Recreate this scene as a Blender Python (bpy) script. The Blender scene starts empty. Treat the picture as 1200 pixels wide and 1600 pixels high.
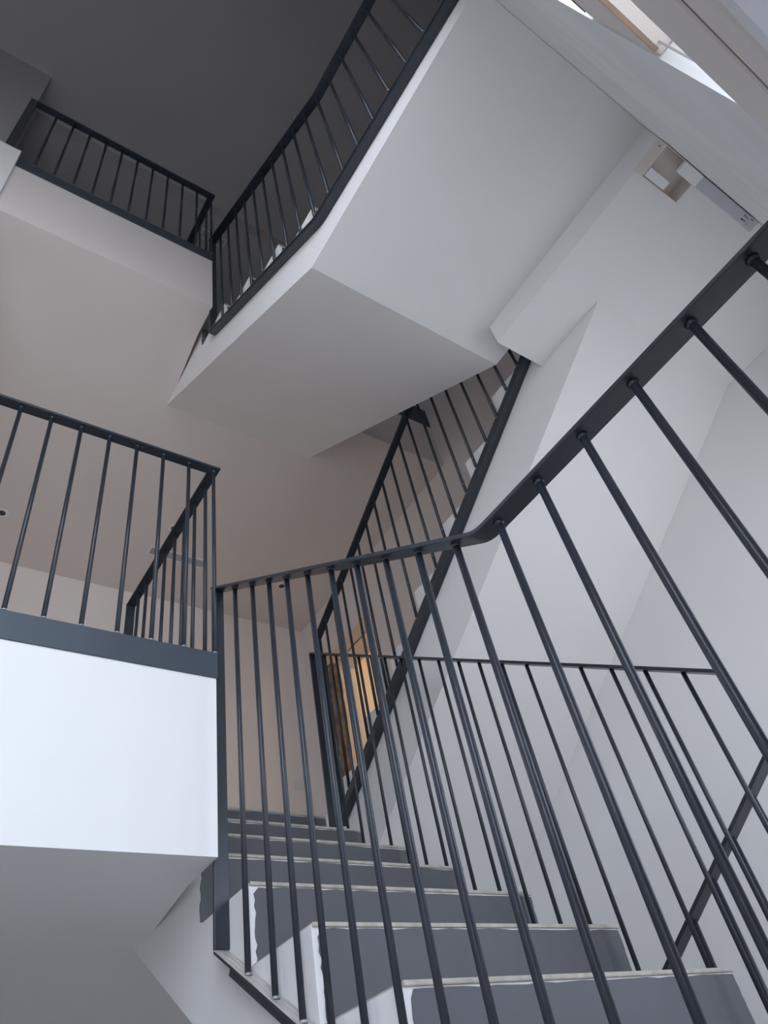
import bpy, bmesh, math, random
from mathutils import Vector, Matrix
random.seed(7)
S = bpy.context.scene
COL = S.collection

# ------------------------------------------------------------------ camera
AZ, PI_, RO = 0.7462, 0.7773, -0.2362
FPX, PPX, PPY = 1115.716, -10.174, -12.286
fw = Vector((math.sin(AZ)*math.cos(PI_), math.cos(AZ)*math.cos(PI_), math.sin(PI_)))
r0 = Vector((math.cos(AZ), -math.sin(AZ), 0)); u0 = r0.cross(fw)
rt = math.cos(RO)*r0 + math.sin(RO)*u0
up = -math.sin(RO)*r0 + math.cos(RO)*u0
cam = bpy.data.cameras.new('camera'); co = bpy.data.objects.new('camera', cam); COL.objects.link(co)
M4 = Matrix.Identity(4)
for i in range(3):
    M4[i][0] = rt[i]; M4[i][1] = up[i]; M4[i][2] = -fw[i]
M4[0][3], M4[1][3], M4[2][3] = -0.9194, -2.0113, -1.5203
co.matrix_world = M4
cam.sensor_fit = 'AUTO'; cam.sensor_width = 36.0
cam.lens = FPX/1600*36.0
cam.shift_x = -PPX/1600; cam.shift_y = PPY/1600
cam.clip_start = 0.01
S.camera = co

# ------------------------------------------------------------------ light
SKY = 6.0
world = bpy.data.worlds.new('World'); S.world = world; world.use_nodes = True
nt = world.node_tree; bg = nt.nodes['Background']; bg.inputs[1].default_value = SKY
tc = nt.nodes.new('ShaderNodeTexCoord'); sx = nt.nodes.new('ShaderNodeSeparateXYZ'); rp = nt.nodes.new('ShaderNodeValToRGB')
mr = nt.nodes.new('ShaderNodeMapRange'); mr.inputs['From Min'].default_value = -1
nt.links.new(tc.outputs['Generated'], sx.inputs[0]); nt.links.new(sx.outputs['Z'], mr.inputs['Value']); nt.links.new(mr.outputs[0], rp.inputs['Fac'])
rp.color_ramp.elements[0].position = 0.46; rp.color_ramp.elements[0].color = (0.53, 0.55, 0.58, 1)     # paved ground outside
rp.color_ramp.elements[1].position = 0.54; rp.color_ramp.elements[1].color = (0.805, 0.885, 1.0, 1)       # bright overcast sky
nt.links.new(rp.outputs[0], bg.inputs[0])
W1 = (-2.35, -0.43, -2.5, 2.45)      # big stair window: x0, x1, z0, z1
W2 = (0.85, 2.22, -1.5, 0.30)       # small window above the half landing
WY = -2.09
W3 = (0.95, 2.15, 0.55, 1.55)        # unseen opening added in the left wall to light the middle floor (y0, y1, z0, z1)
def area(name, loc, sx, sy, rot, energy, color, portal=False):
    l = bpy.data.lights.new(name, 'AREA'); l.shape = 'RECTANGLE'; l.size = sx; l.size_y = sy
    l.energy = energy; l.color = color
    if portal: l.cycles.is_portal = True
    o = bpy.data.objects.new(name, l); COL.objects.link(o); o.location = loc; o.rotation_euler = rot
    return o
for w in (W1, W2):   # portals only guide the sampling of the sky through the openings
    area('window_daylight', ((w[0]+w[1])/2, WY-0.21, (w[2]+w[3])/2), w[1]-w[0], w[3]-w[2],
         (math.radians(90), 0, 0), 1, (1, 1, 1), True)
area('window_daylight', (-3.62, (W3[0]+W3[1])/2, (W3[2]+W3[3])/2), W3[1]-W3[0], W3[3]-W3[2], (math.radians(90), 0, math.radians(-90)), 1, (1, 1, 1), True)  # portal for the added left-wall opening
S.view_settings.view_transform = 'Standard'; S.view_settings.look = 'None'
S.view_settings.gamma = 1.0; S.view_settings.use_curve_mapping = False
S.view_settings.exposure = 0.0
S.cycles.max_bounces = 10; S.cycles.diffuse_bounces = 8
S.cycles.sample_clamp_indirect = 4.0

# ------------------------------------------------------------------ materials
def mat(name, col, rough=0.6, metal=0.0, noise=0.0, nscale=6.0, bump=0.0, bscale=60.0, spec=0.5):
    m = bpy.data.materials.new(name); m.use_nodes = True
    nt = m.node_tree; b = nt.nodes['Principled BSDF']
    b.inputs['Roughness'].default_value = rough; b.inputs['Metallic'].default_value = metal
    b.inputs['Specular IOR Level'].default_value = spec
    tc = nt.nodes.new('ShaderNodeTexCoord')
    if noise:
        n = nt.nodes.new('ShaderNodeTexNoise'); n.inputs['Scale'].default_value = nscale
        n.inputs['Detail'].default_value = 6
        nt.links.new(tc.outputs['Object'], n.inputs['Vector'])
        r = nt.nodes.new('ShaderNodeValToRGB')
        r.color_ramp.elements[0].position = 0.3; r.color_ramp.elements[1].position = 0.7
        r.color_ramp.elements[0].color = tuple(c*(1-noise) for c in col)+(1,)
        r.color_ramp.elements[1].color = tuple(min(1, c*(1+noise*.4)) for c in col)+(1,)
        nt.links.new(n.outputs['Fac'], r.inputs['Fac']); nt.links.new(r.outputs['Color'], b.inputs['Base Color'])
    else:
        b.inputs['Base Color'].default_value = tuple(col)+(1,)
    if bump:
        n2 = nt.nodes.new('ShaderNodeTexNoise'); n2.inputs['Scale'].default_value = bscale
        n2.inputs['Detail'].default_value = 4
        nt.links.new(tc.outputs['Object'], n2.inputs['Vector'])
        bp = nt.nodes.new('ShaderNodeBump'); bp.inputs['Strength'].default_value = bump
        bp.inputs['Distance'].default_value = 0.002
        nt.links.new(n2.outputs['Fac'], bp.inputs['Height']); nt.links.new(bp.outputs['Normal'], b.inputs['Normal'])
    return m
PLASTER = mat('white_plaster', (0.80, 0.792, 0.785), 0.85, noise=0.02, nscale=2.5, bump=0.15, bscale=25, spec=0.2)
PLASTER_ROOM = mat('warm_white_plaster', (0.77, 0.715, 0.685), 0.9, noise=0.02, nscale=2.0, bump=0.15, bscale=25, spec=0.15)
SOFFIT_ROOM = mat('dimmed_room_plaster', (0.73, 0.68, 0.65), 0.9, noise=0.02, nscale=2.0, bump=0.15, bscale=25, spec=0.15)  # darker copy of the room plaster, the ceiling's shade put into the colour
WALL_ROOM = mat('brightened_room_plaster', (0.88, 0.83, 0.79), 0.85, noise=0.02, nscale=2.0, bump=0.1, bscale=25, spec=0.2)  # lighter copy of the room plaster, light on the back wall put into the colour
PLASTER_TOP = mat('top_floor_plaster', (0.50, 0.49, 0.495), 0.9, noise=0.03, nscale=1.5, bump=0.1, bscale=20, spec=0.1)  # darker than the other plaster, the dim top storey put into the colour
SCUFF = mat('scuffed_white_plaster', (0.72, 0.72, 0.72), 0.8, noise=0.08, nscale=5, bump=0.3, bscale=30, spec=0.2)
STEEL = mat('dark_grey_steel', (0.026, 0.033, 0.044), 0.33, 0.0, noise=0.12, nscale=18, bump=0.1, bscale=90, spec=0.5)
BAND = mat('steel_edge_band', (0.060, 0.075, 0.095), 0.5, 0.2, noise=0.12, nscale=5, bump=0.1, bscale=60)
RISER = mat('grey_riser_paint', (0.098, 0.103, 0.115), 0.6, noise=0.12, nscale=4, bump=0.2, bscale=40)
TREAD = mat('cement_tread_edge', (0.50, 0.46, 0.41), 0.8, noise=0.25, nscale=30, bump=0.5, bscale=80)
TREADTOP = mat('stone_tread', (0.45, 0.43, 0.40), 0.6, noise=0.15, nscale=12)
FLOORM = mat('beige_floor_tile', (0.54, 0.46, 0.40), 0.6, noise=0.1, nscale=3)  # for unseen floors, beige chosen to bounce warm light upwards
GFLOOR = mat('grey_floor_tile', (0.64, 0.63, 0.63), 0.6, noise=0.1, nscale=3)
ALU = mat('beige_window_frame', (0.62, 0.57, 0.53), 0.45, noise=0.05, nscale=8)
GASKET = mat('brown_gasket', (0.26, 0.18, 0.13), 0.7, noise=0.2, nscale=20)
CREAM = mat('cream_plastic', (0.74, 0.68, 0.63), 0.5)
GREYP = mat('grey_diffuser', (0.50, 0.51, 0.55), 0.35)
WHITEP = mat('white_plastic', (0.80, 0.80, 0.80), 0.4)
INK = mat('black_print', (0.04, 0.04, 0.05), 0.6)
WELD = mat('bright_weld_metal', (0.40, 0.40, 0.41), 0.4, 0.7)
WOODR = mat('rough_brown_wood', (0.26, 0.18, 0.125), 0.85, noise=0.55, nscale=14, bump=1.0, bscale=35)
WARMW = mat('cream_room_wall', (0.78, 0.72, 0.62), 0.85, noise=0.03, nscale=3)
def glass_mat():
    m = bpy.data.materials.new('window_glass'); m.use_nodes = True; nt = m.node_tree; nt.nodes.clear()
    o = nt.nodes.new('ShaderNodeOutputMaterial'); mx = nt.nodes.new('ShaderNodeMixShader')
    t = nt.nodes.new('ShaderNodeBsdfTransparent'); g = nt.nodes.new('ShaderNodeBsdfGlossy')
    t.inputs[0].default_value = (0.97, 0.98, 1, 1); g.inputs['Roughness'].default_value = 0.03
    mx.inputs[0].default_value = 0.07
    nt.links.new(t.outputs[0], mx.inputs[1]); nt.links.new(g.outputs[0], mx.inputs[2]); nt.links.new(mx.outputs[0], o.inputs[0])
    return m
GLASS = glass_mat()
TINT = glass_mat(); TINT.name = 'tinted_glass'
for n_ in TINT.node_tree.nodes:
    if n_.type == 'BSDF_TRANSPARENT': n_.inputs[0].default_value = (0.58, 0.62, 0.68, 1)
def dusty_steel():     # cement dust that has settled on upward faces only
    m = STEEL.copy(); m.name = 'cement_dusted_steel'; nt = m.node_tree; b = nt.nodes['Principled BSDF']
    src = b.inputs['Base Color'].links[0].from_socket
    g = nt.nodes.new('ShaderNodeNewGeometry'); s = nt.nodes.new('ShaderNodeSeparateXYZ')
    nt.links.new(g.outputs['True Normal'], s.inputs[0])
    mt = nt.nodes.new('ShaderNodeMath'); mt.operation = 'GREATER_THAN'; mt.inputs[1].default_value = 0.6
    nt.links.new(s.outputs['Z'], mt.inputs[0])
    n = nt.nodes.new('ShaderNodeTexNoise'); n.inputs['Scale'].default_value = 12; n.inputs['Detail'].default_value = 8
    r = nt.nodes.new('ShaderNodeValToRGB'); r.color_ramp.elements[0].color = (0.34, 0.31, 0.29, 1); r.color_ramp.elements[1].color = (0.58, 0.54, 0.51, 1)
    r.color_ramp.elements[0].position = 0.35; r.color_ramp.elements[1].position = 0.6
    nt.links.new(n.outputs['Fac'], r.inputs['Fac'])
    mx = nt.nodes.new('ShaderNodeMix'); mx.data_type = 'RGBA'
    nt.links.new(mt.outputs[0], mx.inputs['Factor']); nt.links.new(src, mx.inputs['A']); nt.links.new(r.outputs['Color'], mx.inputs['B'])
    nt.links.new(mx.outputs['Result'], b.inputs['Base Color']); b.inputs['Metallic'].default_value = 0.0
    return m
DUSTY = dusty_steel()

# ------------------------------------------------------------------ helpers
def obj(name, bm, m, parent=None, smooth=False, bevel=0.0):
    bmesh.ops.recalc_face_normals(bm, faces=bm.faces)
    me = bpy.data.meshes.new(name); bm.to_mesh(me); bm.free()
    ms = m if isinstance(m, (list, tuple)) else [m]
    for x in ms: me.materials.append(x)
    if smooth:
        for p in me.polygons: p.use_smooth = True
    o = bpy.data.objects.new(name, me); COL.objects.link(o)
    if bevel:
        b = o.modifiers.new('bevel', 'BEVEL'); b.width = bevel; b.segments = 2; b.limit_method = 'ANGLE'
    if parent is not None:
        o.parent = parent; o.matrix_parent_inverse = Matrix.Translation(-Vector(parent.location))
    return o
def empty(name, loc, label, cat, group=None):
    o = bpy.data.objects.new(name, None); COL.objects.link(o); o.location = loc; o.empty_display_size = 0.1
    o['label'] = label; o['category'] = cat
    if group: o['group'] = group
    return o
def tag(o, label, cat, group=None):
    o['label'] = label; o['category'] = cat
    if group: o['group'] = group
    return o
def struct(name, bm, m, label=None):
    o = obj(name, bm, m); o['kind'] = 'structure'
    if label: o['label'] = label
    return o
def NB(): return bmesh.new()
def box(bm, x0, x1, y0, y1, z0, z1, mi=0):
    vs = [bm.verts.new((x, y, z)) for x in (x0, x1) for y in (y0, y1) for z in (z0, z1)]
    for f in ((0,1,3,2), (4,6,7,5), (0,4,5,1), (2,3,7,6), (0,2,6,4), (1,5,7,3)):
        bm.faces.new([vs[i] for i in f]).material_index = mi
    return bm
def prism_yz(bm, poly, x0, x1, mi=0):
    a = [bm.verts.new((x0, y, z)) for y, z in poly]; b = [bm.verts.new((x1, y, z)) for y, z in poly]
    bm.faces.new(a).material_index = mi; bm.faces.new(list(reversed(b))).material_index = mi
    n = len(poly)
    for i in range(n):
        bm.faces.new((a[i], b[i], b[(i+1) % n], a[(i+1) % n])).material_index = mi
    return bm
def prism_xy(bm, poly, z0, z1):
    a = [bm.verts.new((x, y, z0)) for x, y in poly]; b = [bm.verts.new((x, y, z1)) for x, y in poly]
    bm.faces.new(list(reversed(a))); bm.faces.new(b); n = len(poly)
    for i in range(n): bm.faces.new((a[i], a[(i+1) % n], b[(i+1) % n], b[i]))
    return bm
def tube(bm, p, q, r, seg=12, mi=0, r2=None):
    p, q = Vector(p), Vector(q); d = (q-p).normalized()
    a = d.orthogonal().normalized(); b = d.cross(a)
    r2 = r if r2 is None else r2
    A = [bm.verts.new(p+(a*math.cos(t)+b*math.sin(t))*r) for t in [2*math.pi*i/seg for i in range(seg)]]
    B = [bm.verts.new(q+(a*math.cos(t)+b*math.sin(t))*r2) for t in [2*math.pi*i/seg for i in range(seg)]]
    for i in range(seg):
        f = bm.faces.new((A[i], A[(i+1) % seg], B[(i+1) % seg], B[i])); f.smooth = True; f.material_index = mi
    bm.faces.new(list(reversed(A))).material_index = mi; bm.faces.new(B).material_index = mi
    return bm
def strip(bm, pts, x0, x1, th, mi=0):
    """flat bar following pts (y, z = underside) with width in x and thickness th upwards; rounded bends"""
    P = []
    for i, (y, z) in enumerate(pts):
        if 0 < i < len(pts)-1:
            a = Vector(pts[i-1]); b = Vector(pts[i]); c = Vector(pts[i+1])
            p0 = b+(a-b).normalized()*0.03; p2 = b+(c-b).normalized()*0.03
            for t in (0, .25, .5, .75, 1): P.append((1-t)**2*p0+2*t*(1-t)*b+t*t*p2)
        else: P.append(Vector((y, z)))
    rows = []
    for i, p in enumerate(P):
        d = (P[min(i+1, len(P)-1)]-P[max(i-1, 0)]).normalized(); n = Vector((-d.y, d.x))
        if n.y < 0: n = -n
        q = p+n*th
        rows.append([bm.verts.new((x0, p.x, p.y)), bm.verts.new((x1, p.x, p.y)), bm.verts.new((x1, q.x, q.y)), bm.verts.new((x0, q.x, q.y))])
    for a, b in zip(rows, rows[1:]):
        for k in range(4): bm.faces.new((a[k], a[(k+1) % 4], b[(k+1) % 4], b[k])).material_index = mi
    bm.faces.new(rows[0]); bm.faces.new(list(reversed(rows[-1])))
    return bm
def interp(pts, y):
    p = sorted(pts)
    if y <= p[0][0]: return p[0][1]
    for (a, b), (c, d) in zip(p, p[1:]):
        if y <= c: return b+(d-b)*(y-a)/(c-a)
    return p[-1][1]
BR = 0.0082
def baluster(parent, x, y, z0, z1, weld=True, r=BR, spatter=False):
    bm = NB(); tube(bm, (x, y, z0), (x, y, z1), r)
    if weld:
        tube(bm, (x, y, z1-0.010), (x, y, z1+0.001), r*1.1, 12, 0, r*1.5)
        tube(bm, (x, y, z0-0.001), (x, y, z0+0.006), r*1.4, 12, 1, r*1.15)
    if spatter:
        zz = z0+random.uniform(.04, .12)
        bmesh.ops.create_icosphere(bm, subdivisions=1, radius=0.0035, matrix=Matrix.Translation((x-r*.8, y-r*.5, zz)))
        for f in bm.faces[-20:]: f.material_index = 1
    return obj('baluster', bm, [STEEL, WELD], parent)

H = 3.2065
RI = H/16; TR = 0.3096
def zst(i): return -(6-i)*RI
def yst(i): return -0.7165+TR*i

# ------------------------------------------------------------------ room shell
XL, XR, XR2, YB, ZG = -3.4, 2.247, 2.115, 2.72, -H
# near (window) wall with its two openings
bm = NB(); t0, t1 = WY-0.2, WY
xs0, xs1 = XL-0.2, XR+0.2
box(bm, xs0, W1[0], t0, t1, ZG-.15, 6.1); box(bm, W1[0], W1[1], t0, t1, ZG-.15, W1[2]); box(bm, W1[0], W1[1], t0, t1, W1[3], 6.1)
box(bm, W1[1], W2[0], t0, t1, ZG-.15, 6.1); box(bm, W2[0], W2[1], t0, t1, ZG-.15, W2[2]); box(bm, W2[0], W2[1], t0, t1, W2[3], 6.1)
box(bm, W2[1], xs1, t0, t1, ZG-.15, 6.1)
struct('wall_front', bm, SCUFF)
bm = NB(); a, b, c, d = W3
for q in ((WY, a, ZG-.15, 6.1), (b, YB+.2, ZG-.15, 6.1), (a, b, ZG-.15, c), (a, b, d, 6.1)): box(bm, XL-0.2, XL, *q)
struct('wall_left', bm, PLASTER_ROOM)
w3 = bpy.data.objects.new('added_window_3', None); COL.objects.link(w3); w3.location = (XL, a, c); w3['kind'] = 'structure'  # unseen window, added only to brighten the middle floor
bm = NB()
for q in ((a, a+.05, c, d), (b-.05, b, c, d), (a, b, c, c+.05), (a, b, d-.05, d), ((a+b)/2-.03, (a+b)/2+.03, c, d)): box(bm, XL-.14, XL-.08, *q)
obj('window_frame', bm, ALU, w3)
bm = NB(); box(bm, XL-.113, XL-.107, a+.05, b-.05, c+.05, d-.05); obj('pane', bm, GLASS, w3)
bm = NB(); box(bm, XL, 4.7, YB, YB+.2, ZG-.15, 6.1); struct('wall_back', bm, WALL_ROOM)
DY0, DY1, DZ = 1.72, 2.45, 2.0
bm = NB()
box(bm, XR, XR+.2, WY, YB, ZG, -0.05)
box(bm, XR, XR+.2, WY, DY0, -0.05, 6.1)
box(bm, XR, XR+.2, DY1, YB, -0.05, 6.1); box(bm, XR, XR+.2, DY0, DY1, DZ, 6.1); box(bm, XR, XR+.2, DY0, DY1, -0.05, 0.0)
struct('wall_right', bm, PLASTER)
# thicker wall face above the second flight
bm = NB()
lp = [(WY, 8*H/16+.002)]
for j in range(8, 0, -1): lp += [(1.12-TR*(j-1)+.002, j*H/16+.002), (1.12-TR*(j-1)+.002, (j-1)*H/16+.002)]
prism_yz(bm, lp+[(DY0, .002), (DY0, 5.95), (WY, 5.95)], XR2, XR+.01)
box(bm, XR2, XR+.01, DY1, YB, 0, 5.95); box(bm, XR2, XR+.01, DY0, DY1, DZ, 5.95)
struct('wall_stairs', bm, PLASTER_ROOM)
bm = NB(); box(bm, XL, XR+.2, WY, YB, ZG-.15, ZG); struct('floor', bm, GFLOOR)
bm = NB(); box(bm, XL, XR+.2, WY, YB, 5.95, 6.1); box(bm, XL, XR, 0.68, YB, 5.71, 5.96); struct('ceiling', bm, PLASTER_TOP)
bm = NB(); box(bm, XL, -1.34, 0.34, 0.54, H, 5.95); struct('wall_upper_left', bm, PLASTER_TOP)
bm = NB(); box(bm, -2.4, -1.222, -0.035, 0.35, ZG, H+0.05); struct('trim_1', bm, PLASTER, 'white wall pier at the left end of the upper floor')

# ------------------------------------------------------------------ room behind the doorway
bm = NB()
box(bm, XR+.2, 4.7, 0.6, 0.8, -.05, 2.75); box(bm, 4.5, 4.7, 0.8, YB, -.05, 2.75)
struct('wall_far_room', bm, WARMW)
bm = NB(); box(bm, XR+.2, 4.5, 0.8, YB, 2.6, 2.75); struct('ceiling_far_room', bm, WARMW)
bm = NB(); box(bm, XR+.2, 4.5, 0.8, YB, -.12, 0.0); struct('floor_far_room', bm, FLOORM)
door = bpy.data.objects.new('door_1', None); COL.objects.link(door); door.location = (XR2, 2.08, 0); door['kind'] = 'structure'
bm = NB()
# rough chiselled jamb
n = 34; z_ = [1.90*i/n for i in range(n+1)]
rows = []
for i, z in enumerate(z_):
    j = lambda s: random.uniform(-s, s)
    rows.append([bm.verts.new((XR2-.015+j(.008), 2.300+j(.006), z)), bm.verts.new((XR2+.07, 2.300+j(.006), z)),
                 bm.verts.new((XR2+.07, 2.37, z)), bm.verts.new((XR2-.015+j(.008), 2.36+j(.006), z))])
for a, b in zip(rows, rows[1:]):
    for k in range(4): bm.faces.new((a[k], a[(k+1) % 4], b[(k+1) % 4], b[k]))
bm.faces.new(rows[0]); bm.faces.new(rows[-1])
obj('door_jamb', bm, WOODR, door)
bm = NB(); box(bm, XR2-.012, XR2+.0, DY0-.06, DY0-.0, 0, DZ+.02); obj('door_casing', bm, PLASTER, door, bevel=.003)
bm = NB(); tube(bm, (3.9, 1.2, 2.56), (3.9, 1.2, 2.6), .09, 24); lampo = obj('ceiling_lamp', bm, WHITEP)
tag(lampo, 'small round ceiling lamp in the warmly lit room behind the doorway', 'lamp')
pl = bpy.data.lights.new('room_lamp_light', 'POINT'); pl.energy = 20; pl.color = (1, .76, .50); pl.shadow_soft_size = .12
po = bpy.data.objects.new('room_lamp_light', pl); COL.objects.link(po); po.location = (3.9, 1.2, 2.40)

# ------------------------------------------------------------------ windows of the near wall
def rail_x(bm, x0, x1, y0, y1, z0, z1, mi=0): return box(bm, x0, x1, y0, y1, z0, z1, mi)
win = bpy.data.objects.new('window_1', None); COL.objects.link(win); win.location = (W1[1], WY, W1[2]); win['kind'] = 'structure'
bm = NB()
a, b, c, d = W1
for z0, z1 in ((c, c+.07), (-0.69, -0.49), (d-.07, d)):
    box(bm, a, b, WY-.10, WY-.002, z0, z1)
for x0, x1 in ((a, a+.06), (-1.75, -1.68)):
    box(bm, x0, x1, WY-.10, WY-.004, c, d)
box(bm, b-.012, b-.0, WY-.20, WY-.03, c, d)
obj('window_frame', bm, ALU, win, bevel=.004)
bm = NB(); box(bm, a, b-.012, WY-.006, WY-.001, -.694, -.690); box(bm, a, b-.012, WY-.006, WY-.001, -.490, -.487); obj('gasket', bm, GASKET, win)
bm = NB(); box(bm, -.4455, -.4435, WY-.0115, WY-.0095, -1.3, -.69); obj('glazing_bead', bm, WELD, win)
bm = NB(); box(bm, a+.06, b-.012, WY-.062, WY-.054, c+.07, -.69); box(bm, a+.06, b-.012, WY-.062, WY-.054, -.49, d-.07)
obj('pane', bm, GLASS, win)
# inward opening sash right beside the camera
bm = NB()
box(bm, -1.7, -.46, WY-.02, -2.061, -1.190, -1.094); box(bm, -1.7, -.46, WY-.02, -2.0615, -1.236, -1.192)
sash = obj('sash', bm, ALU, win, bevel=.004)
bm = NB(); box(bm, -1.7, -.46, WY-.02, -2.082, -2.0, -1.93); box(bm, -.50, -.46, WY-.02, -2.0700, -1.93, -1.236); box(bm, -1.7, -1.66, WY-.02, -2.0700, -1.93, -1.236); obj('sash_stile', bm, ALU, sash)
bm = NB(); box(bm, -1.66, -.50, -2.088, -2.084, -1.93, -1.236); obj('sash_pane', bm, TINT, sash)
bm = NB(); box(bm, -1.7, -.46, WY-.015, -2.0618, -1.1925, -1.1895); obj('sash_gasket', bm, GASKET, sash)
w2 = bpy.data.objects.new('window_2', None); COL.objects.link(w2); w2.location = (W2[0], WY, W2[2]); w2['kind'] = 'structure'
a, b, c, d = W2; bm = NB()
for q in ((a, a+.05, c, d), (b-.05, b, c, d), (a, b, c, c+.05), (a, b, d-.05, d), ((a+b)/2-.025, (a+b)/2+.025, c, d)):
    box(bm, q[0], q[1], WY-.15, WY-.09, q[2], q[3])
obj('window_frame', bm, ALU, w2)
bm = NB(); box(bm, a+.05, b-.05, WY-.122, WY-.116, c+.05, d-.05); obj('pane', bm, GLASS, w2)

# ------------------------------------------------------------------ floor slabs with steel edge bands
def slab(dz, label, upper):
    t = empty('landing_slab', (0, 0, dz), label, 'landing')
    bm = NB(); zb = -0.699+dz
    sx_ = .03 if upper else .045
    if upper:
        prism_xy(bm, [(XL, 0), (0, 0), (0, .22), (sx_, .62), (sx_, 1.1425), (1.118, 1.142), (1.118, .43), (XR2, .43), (XR2, YB), (XL, YB)], zb, dz)
    else:
        prism_xy(bm, [(XL, 0), (0, 0), (0, .22), (sx_, .62), (sx_, 1.1425), (1.118, 1.142), (1.118, 1.125), (XR, 1.125), (XR, YB), (XL, YB)], zb, dz)
    box(bm, sx_, 1.118, .8065, .8315, zb, dz-2*RI-.004); box(bm, sx_, 1.118, .8315, 1.142, zb, dz-RI-.004)
    obj('slab_body', bm, PLASTER if not upper else SOFFIT_ROOM, t)
    bm = NB(); box(bm, XL, 0.004, -0.006, 0.0, dz-.10, dz+.004); box(bm, 0.0, 0.006, 0, 1.06, dz-.10, dz+.004)
    obj('edge_band', bm, BAND, t, bevel=.001)
    if upper:
        bm = NB(); box(bm, 1.19, XR2, .422, .43, dz-.215, dz+.004); box(bm, 1.192, 1.2, .43, 1.14, dz-.215, dz+.004); obj('edge_band', bm, BAND, t)
    bm = NB(); box(bm, XL, -.01, .01, YB, dz, dz+.006); box(bm, -.01, XR2, 1.16, YB, dz, dz+.006); obj('floor_finish', bm, FLOORM, t)
    return t
slab(0, 'thick white floor slab with a dark steel edge band, at mid height on the left', False)
slab(H, 'uppermost white floor slab, high on the left below the short railing', True)

# ------------------------------------------------------------------ stair flights
def risers_treads(t, i0, i1, x0, x1, yf, zf, sgn, dz):
    """i: riser index; the riser faces -Y when sgn = 1 (flight climbs towards +Y), +Y when sgn = -1"""
    for i in range(i0, i1+1):
        y = yf(i); z1 = zf(i)+dz; z0 = z1-RI
        e = .017 if (i < 3 or sgn < 0) else .003; xa = x0-.008 if (i == 3 and sgn > 0) else x0
        bm = NB(); ys = y-0.003*sgn
        n = 12; L = []; Rr = []
        for k in range(n+1):
            zz = z0+(z1-.013-z0)*k/n
            L.append((xa+e+random.uniform(-.004, .004)+(.010 if k == n else 0), zz))
            Rr.append((x1-.004-random.uniform(0, .004), zz))
        top = [(xa+e+(x1-xa-e-.003)*k/24, z1-.0125+random.uniform(-.0022, .0022)) for k in range(1, 24)]
        poly = L+top+list(reversed(Rr))
        a = [bm.verts.new((px, ys, pz)) for px, pz in poly]; b = [bm.verts.new((px, y+.002*sgn, pz)) for px, pz in poly]
        bm.faces.new(a); bm.faces.new(list(reversed(b)))
        for k in range(len(poly)): bm.faces.new((a[k], b[k], b[(k+1) % len(poly)], a[(k+1) % len(poly)]))
        obj('riser', bm, RISER, t)
        bm = NB(); yb = y+TR*sgn
        ya, yb = sorted((y-.006*sgn, yb-.001*sgn)); box(bm, x0+.002, x1, ya, yb, z1-.009, z1+.002)
        obj('tread', bm, TREAD, t, bevel=.003)
def flight_a(dz, side, label, land):
    """flight from the half landing up to the floor, with the left part of the half landing"""
    t = empty('staircase', (side, yst(-2), -H/2+dz), label, 'staircase')
    top = [(WY+.001, -H/2)]
    for i in range(-1, 7):
        top += [(yst(i), zst(i-1)), (yst(i), zst(i))]
    bm = NB()
    prof = [(y, z-.003) for y, z in top[:-3]]+[(0.806, zst(4)-.003), (0.806, -.699), (-0.911, -1.8055), (WY+.001, -1.8055)]
    # the landing soffit is a little out of level at its free edge, as built
    n = len(prof)
    A = []
    for k, (y, z) in enumerate(prof):
        if land and k == n-1: z, y = -1.832, WY+.001
        if land and k == n-2: z, y = -1.840, -.930
        A.append(bm.verts.new((side, y, z+dz)))
    x1 = 1.118
    B = [bm.verts.new((x1, y, z+dz)) for y, z in prof]
    bm.faces.new(A); bm.faces.new(list(reversed(B)))
    for k in range(n):
        q = (A[k], B[k], B[(k+1) % n], A[(k+1) % n])
        if land and k in (n-2, n-3):       # gently twisted soffit: fine grid instead of one folded quad
            g = 10; a0, b0, b1, a1 = [v.co.copy() for v in q]
            G = [[bm.verts.new(a0.lerp(b0, i/g).lerp(a1.lerp(b1, i/g), j/g)) for i in range(g+1)] for j in range(g+1)]
            for j in range(g):
                for i in range(g):
                    f = bm.faces.new((G[j][i], G[j][i+1], G[j+1][i+1], G[j+1][i])); f.smooth = True
        elif land and k == n-1:
            bm.faces.new(q[:3]); bm.faces.new((q[0], q[2], q[3]))
        else: bm.faces.new(q)
    obj('stair_body', bm, PLASTER, t)
    risers_treads(t, -1, 6, side, x1+.006, yst, zst, 1, dz)
    return t
flight_a(0, 0.045, 'nearest white stair flight with dark grey painted risers, bottom centre of the photo', False)
flight_a(H, 0.030, 'upper stair flight seen from below with its bent pale grey soffit', True)
MY0 = 1.12
def flight_b(dz, label):
    t = empty('staircase', (1.228, MY0, dz), label, 'staircase')
    pts = [(MY0, 0)]
    for j in range(1, 9):
        y = MY0-TR*(j-1); pts += [(y, j*RI-.003), (y-TR, j*RI-.003)] if j < 8 else [(y, j*RI-.003)]
    pts += [(-1.064, 8*RI-.003), (-1.064, 1.2516), (-1.455, 1.2516), (MY0, 1.2516-.6434*(MY0+1.455))]
    bm = NB(); prism_yz(bm, [(y, z+dz) for y, z in pts], 1.228, XR-.001)
    obj('stair_body', bm, PLASTER, t)
    risers_treads(t, 1, 8, 1.24, XR2-.004, lambda j: MY0-TR*(j-1), lambda j: j*RI, -1, dz) if dz == 0 else None
    return t
flight_b(0, 'second stair flight climbing behind the nearest one along the right wall')
flight_b(-H, 'lowest stair flight down below the nearest steps on the right')
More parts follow.
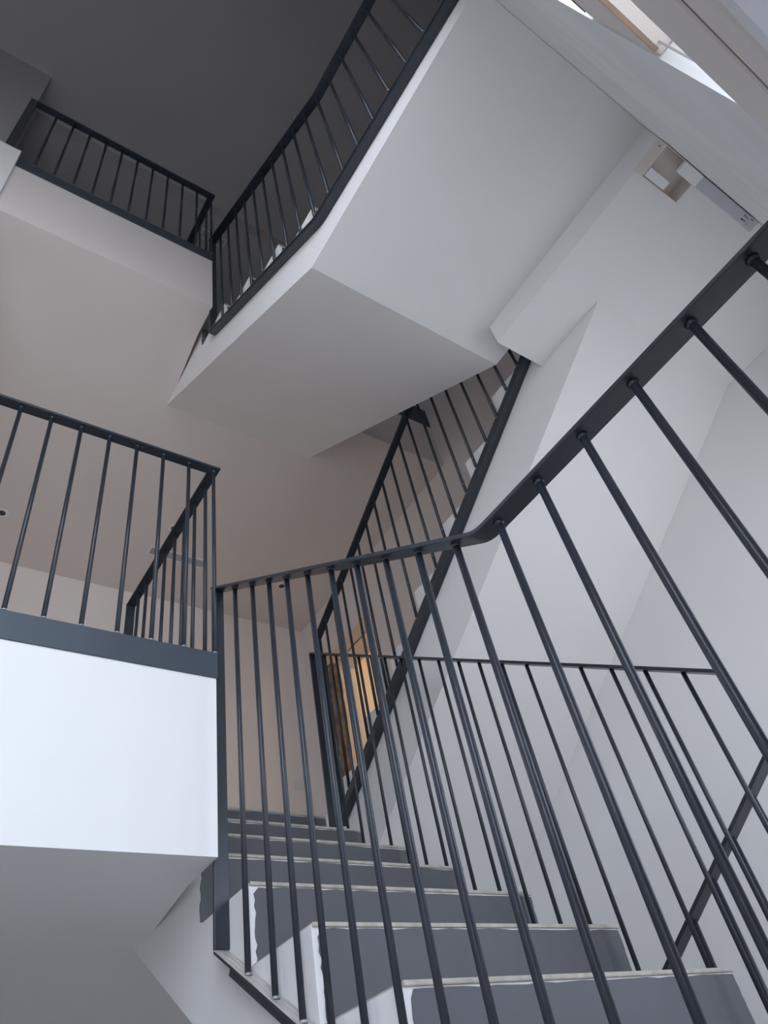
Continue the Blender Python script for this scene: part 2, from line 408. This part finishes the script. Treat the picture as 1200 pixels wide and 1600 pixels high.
def half_landing(dz, label):
    bm = NB(); box(bm, 1.119, XR-.001, WY+.001, -1.065, 1.2526+dz, H/2-.004+dz); box(bm, .942, 1.119, WY+.001, -1.065, 1.2526+dz, 1.3995+dz)
    o = obj('half_landing', bm, PLASTER); tag(o, label, 'landing')
    bm = NB(); box(bm, 1.12, XR2, WY+.002, -1.07, H/2-.003+dz, H/2+.002+dz); obj('floor_finish', bm, FLOORM, o)  # unseen finish, added to warm the light bounced onto the soffits
half_landing(0, 'flat white half landing overhead at upper right, carrying the batten light')
half_landing(-H, 'flat half landing at the foot of the nearest stair flight')

# ------------------------------------------------------------------ railings
def railing_a(dz, side, hand, plate, ys, label, lower, bx):
    t = empty('stair_railing', (bx, .03, plate[0][1]), label, 'railing', 'black steel stair railings')
    bm = NB(); strip(bm, hand, bx-.025, bx+.027, .011); obj('handrail', bm, STEEL, t, bevel=.002)
    bm = NB(); box(bm, bx-.020, bx+.026, .026, .038, plate[0][1], hand[0][1]+.01); obj('post', bm, STEEL, t, bevel=.0015)
    bm = NB(); strip(bm, [(y, z-.008) for y, z in plate], side-.045, side, .008)
    obj('bottom_rail', bm, DUSTY if lower else STEEL, t, bevel=.0015)
    p2 = [(y, z) for y, z in plate]; y0 = -.045 if lower else .03
    p2[0] = (y0, interp(plate, y0)); th = .022 if lower else .016
    bm = NB(); strip(bm, [(y, z-.008-th) for y, z in p2], side-.040, side-.004, th-.001); obj('support_bar', bm, STEEL, t, bevel=.0015)
    for k, y in enumerate(ys):
        baluster(t, bx, y, interp(plate, y)-.001, interp(hand, y), spatter=(not lower and k > 3))
    return t
handF = [(.038, .328), (-1.290, -.545), (-2.088, -.541)]
plateF = [(.038, -.928), (-1.035, -1.597), (-2.088, -1.597)]
ysF = [-.127, -.262, -.380, -.494, -.615, -.738, -.857, -.976, -1.095, -1.214, -1.344, -1.470, -1.597, -1.730, -1.866, -1.995]
railing_a(0, .045, handF, plateF, ysF, 'foreground steel railing with a bent handrail crossing the photo from centre to upper right', True, .02)
handF2 = [(.038, 3.478), (-1.278, 2.668), (-2.088, 2.585)]
plateF2 = [(.038, 2.262), (-1.062, 1.552), (-2.088, 1.480)]
ysF2 = [-.100-.1178*k for k in range(17)]
railing_a(H, .030, handF2, plateF2, ysF2, 'topmost black stair railing along the edge of the upper flight', False, .015)
# railing of the second flight (and of the lowest one, a storey below)
def railing_b(dz, label):
    t = empty('stair_railing', (1.205, 1.1, dz), label, 'railing', 'black steel stair railings')
    hand = [(1.10, 1.100+dz), (-1.06, 2.455+dz), (-2.088, 2.455+dz)] if dz == 0 else [(1.10, 1.10+dz), (-1.085, 2.425+dz), (-1.12, 2.44+dz)]
    bm = NB(); strip(bm, hand, 1.165, 1.213, .011); obj('handrail', bm, STEEL, t, bevel=.002)
    plate = [(1.13, -.055+dz), (-1.00, 1.318+dz), (-1.064, 1.360+dz)]
    bm = NB(); strip(bm, plate, 1.182, 1.227, .045); obj('bottom_rail', bm, STEEL, t, bevel=.002)
    bm = NB(); box(bm, 1.165, 1.213, 1.094, 1.106, -.02+dz, 1.105+dz); obj('post', bm, STEEL, t, bevel=.0015)
    for k in range(18):
        y = .990-.1155*k
        z0 = interp(plate, y)+.045
        baluster(t, 1.19, y, z0, interp(hand, y), spatter=(dz == 0 and k in (6, 9, 10, 12, 13, 15, 16)), weld=(dz == 0))
    return t
railing_b(0, 'black railing of the second flight climbing behind the nearest railing')
railing_b(-H, 'lowest stair railing whose slanting handrail shows at the lower right edge')
# inner railing on the right side of the nearest flight
t = empty('stair_railing', (1.076, 1.0, 0), 'thin inner railing on the far right side of the nearest steps', 'railing', 'black steel stair railings')
hq = [(1.007, .900), (-1.136, -.569)]
bm = NB(); strip(bm, hq, 1.052, 1.100, .011); obj('handrail', bm, STEEL, t, bevel=.002)
bm = NB(); box(bm, 1.052, 1.100, 1.000, 1.012, -.197, .905); obj('post', bm, STEEL, t, bevel=.0015)
bm = NB(); box(bm, 1.064, 1.088, -1.136, -1.128, -H/2+RI*1-.0, -.552); obj('post', bm, STEEL, t, bevel=.0015)
for y in (.885, .775, .676, .573, .468, .364, .246, .120, -.003, -.121, -.233, -.349, -.464, -.580, -.687, -.798, -.910, -1.024):
    i = math.floor((y+.7165)/TR); baluster(t, 1.076, y, zst(i)+.001, interp(hq, y), weld=False, r=.0074)
# floor edge railings
def railing_floor(dz, x0, step, label):
    t = empty('landing_railing', (0, 0, dz), label, 'railing', 'black steel landing railings')
    h = 1.0+dz; bm = NB()
    prism_xy(bm, [(x0, -.022), (.022, -.022), (.022, 1.065), (-.026, 1.065), (-.026, .026), (x0, .026)], h-.004, h+.007)
    obj('handrail', bm, STEEL, t, bevel=.002)
    bm = NB(); box(bm, -.024, .022, 1.055, 1.067, dz+.004, h-.003); obj('post', bm, STEEL, t, bevel=.0015)
    bm = NB(); box(bm, x0-(.03 if dz else 0), x0+.012, -.022, .026, dz+.004, h-.003); obj('post', bm, STEEL, t, bevel=.0015)
    bm = NB(); box(bm, -.02, .02, .08, 1.055, dz+.004, dz+.03) ; obj('bottom_rail', bm, STEEL, t, bevel=.0015)
    k = 0
    while -step*k > x0+.06:
        baluster(t, -.003-step*k, .002, dz+.004, h-.004); k += 1
    for y in (.097, .218, .340, .455, .582, .705, .827, .942):
        baluster(t, 0, y, dz+.028, h-.004, weld=False)
    return t
railing_floor(0, -1.30, .1175, 'black railing around the open corner of the middle landing slab')
railing_floor(H, -1.285, .1135, 'small dark railing at upper left on the topmost landing')
t = empty('landing_railing', (1.2, .44, H), 'short black railing end glimpsed beneath the upper soffit', 'railing', 'black steel landing railings')
bm = NB(); box(bm, 1.18, XR2, .425, .470, H+1.0, H+1.011); box(bm, 1.18, 1.225, .47, 1.13, H+1.0, H+1.011); obj('handrail', bm, STEEL, t)
for k in range(8): baluster(t, 1.205+.115*k, .447, H+.004, H+1.0, weld=False)
for k in range(1, 6): baluster(t, 1.203, .447+.115*k, H+.004, H+1.0, weld=False)
bm = NB(); box(bm, 1.18, XR2-.01, .43, .48, H+.004, H+.02); obj('bottom_rail', bm, STEEL, t)

# ------------------------------------------------------------------ ceiling fittings
# open surface box beside the batten light
zc = 1.2526
t = empty('junction_box', (1.03, -2.0, zc), 'open cream wiring box on the ceiling beside the batten light', 'box')
bm = NB(); bx0, bx1, by0, by1, bz = .925, 1.148, -2.088, -1.952, 1.178
box(bm, bx0, bx0+.006, by0, by1, bz, zc-.0005); box(bm, bx1-.006, bx1, by0, by1, bz, zc-.0005)
box(bm, bx0+.006, bx1-.006, by0, by0+.004, bz, zc-.0005); box(bm, bx0+.006, bx1-.006, by1-.004, by1, bz, zc-.0005)
box(bm, bx0+.006, bx1-.006, by0+.004, by1-.004, zc-.004, zc-.0005)
obj('box_shell', bm, CREAM, t, bevel=.002)
bm = NB(); box(bm, bx0+.015, bx0+.135, by1-.045, by1-.006, 1.186, 1.225); obj('terminal_block', bm, WHITEP, t, bevel=.003)
bm = NB(); tube(bm, (bx0-.0005, -2.068, 1.21), (bx0+.001, -2.068, 1.21), .004, 10); obj('screw_hole', bm, INK, t)
t = empty('batten_light', (1.3, -2.07, zc), 'unlit rectangular batten light on the ceiling at upper right', 'light')
bm = NB(); box(bm, 1.151, 1.56, -2.088, -2.036, 1.19, zc-.0005); obj('housing', bm, WHITEP, t, bevel=.003)
bm = NB(); box(bm, 1.150, 1.545, -2.0865, -2.0375, 1.172, 1.190); obj('diffuser', bm, GREYP, t, bevel=.004)
bm = NB(); box(bm, 1.034, 1.150, -2.0865, -2.0375, 1.160, 1.177); obj('end_cap', bm, WHITEP, t, bevel=.003)
bm = NB()
for k in range(3):
    box(bm, 1.455+k*.012, 1.461+k*.012, -2.078+.002*k, -2.070, 1.1712, 1.1719)
box(bm, 1.452, 1.470, -2.060, -2.054, 1.1712, 1.1719); box(bm, 1.474, 1.482, -2.061, -2.056, 1.1712, 1.1719)
box(bm, 1.496, 1.512, -2.080, -2.076, 1.1712, 1.1719); box(bm, 1.496, 1.500, -2.058, -2.052, 1.1712, 1.1719)
obj('printed_mark', bm, INK, t)
def downlight(x, y, z, label):
    t = empty('downlight', (x, y, z), label, 'light', 'recessed downlights in the ceiling')
    bm = NB(); tube(bm, (x, y, z-.006), (x, y, z-.0005), .045, 24); obj('trim_ring', bm, WHITEP, t)
    bm = NB(); tube(bm, (x, y, z-.008), (x, y, z-.0055), .025, 20); obj('bulb', bm, INK, t)
zl = H-.699
downlight(-.644, 2.19, zl, 'round ceiling downlight at the left edge, above the landing railing')
downlight(.516, 1.869, zl, 'round ceiling downlight beside the top of the receding landing railing')
downlight(1.619, 2.182, zl, 'round ceiling downlight above the head of the nearest flight')
def vent(x, y, z, w, label):
    t = empty('ceiling_vent', (x, y, z), label, 'vent')
    bm = NB(); box(bm, x-w/2, x+w/2, y-.05, y-.038, z-.008, z-.0005); box(bm, x-w/2, x+w/2, y+.038, y+.05, z-.008, z-.0005)
    box(bm, x-w/2, x-w/2+.012, y-.038, y+.038, z-.008, z-.0005); box(bm, x+w/2-.012, x+w/2, y-.038, y+.038, z-.008, z-.0005); obj('vent_frame', bm, PLASTER, t)
    bm = NB()
    for k in range(7): box(bm, x-w/2+.012, x+w/2-.012, y-.034+k*.011, y-.030+k*.011, z-.006, z-.0005)
    obj('vent_slats', bm, GREYP, t)
vent(.67, 2.17, zl, .48, 'pale slotted ceiling vent seen through the middle landing railing')
vent(.42, .90, 5.71, .26, 'dark slotted vent in the topmost ceiling behind the railing corner')
t = empty('light_switch', (1.93, YB, 1.0), 'white wall switch on the back wall above the highest visible step', 'switch')
bm = NB(); box(bm, 1.885, 1.975, YB-.008, YB-.0005, .955, 1.045); obj('switch_plate', bm, WHITEP, t, bevel=.003)
bm = NB(); box(bm, 1.90, 1.96, YB-.013, YB-.008, .97, 1.03); obj('rocker', bm, WHITEP, t, bevel=.002)
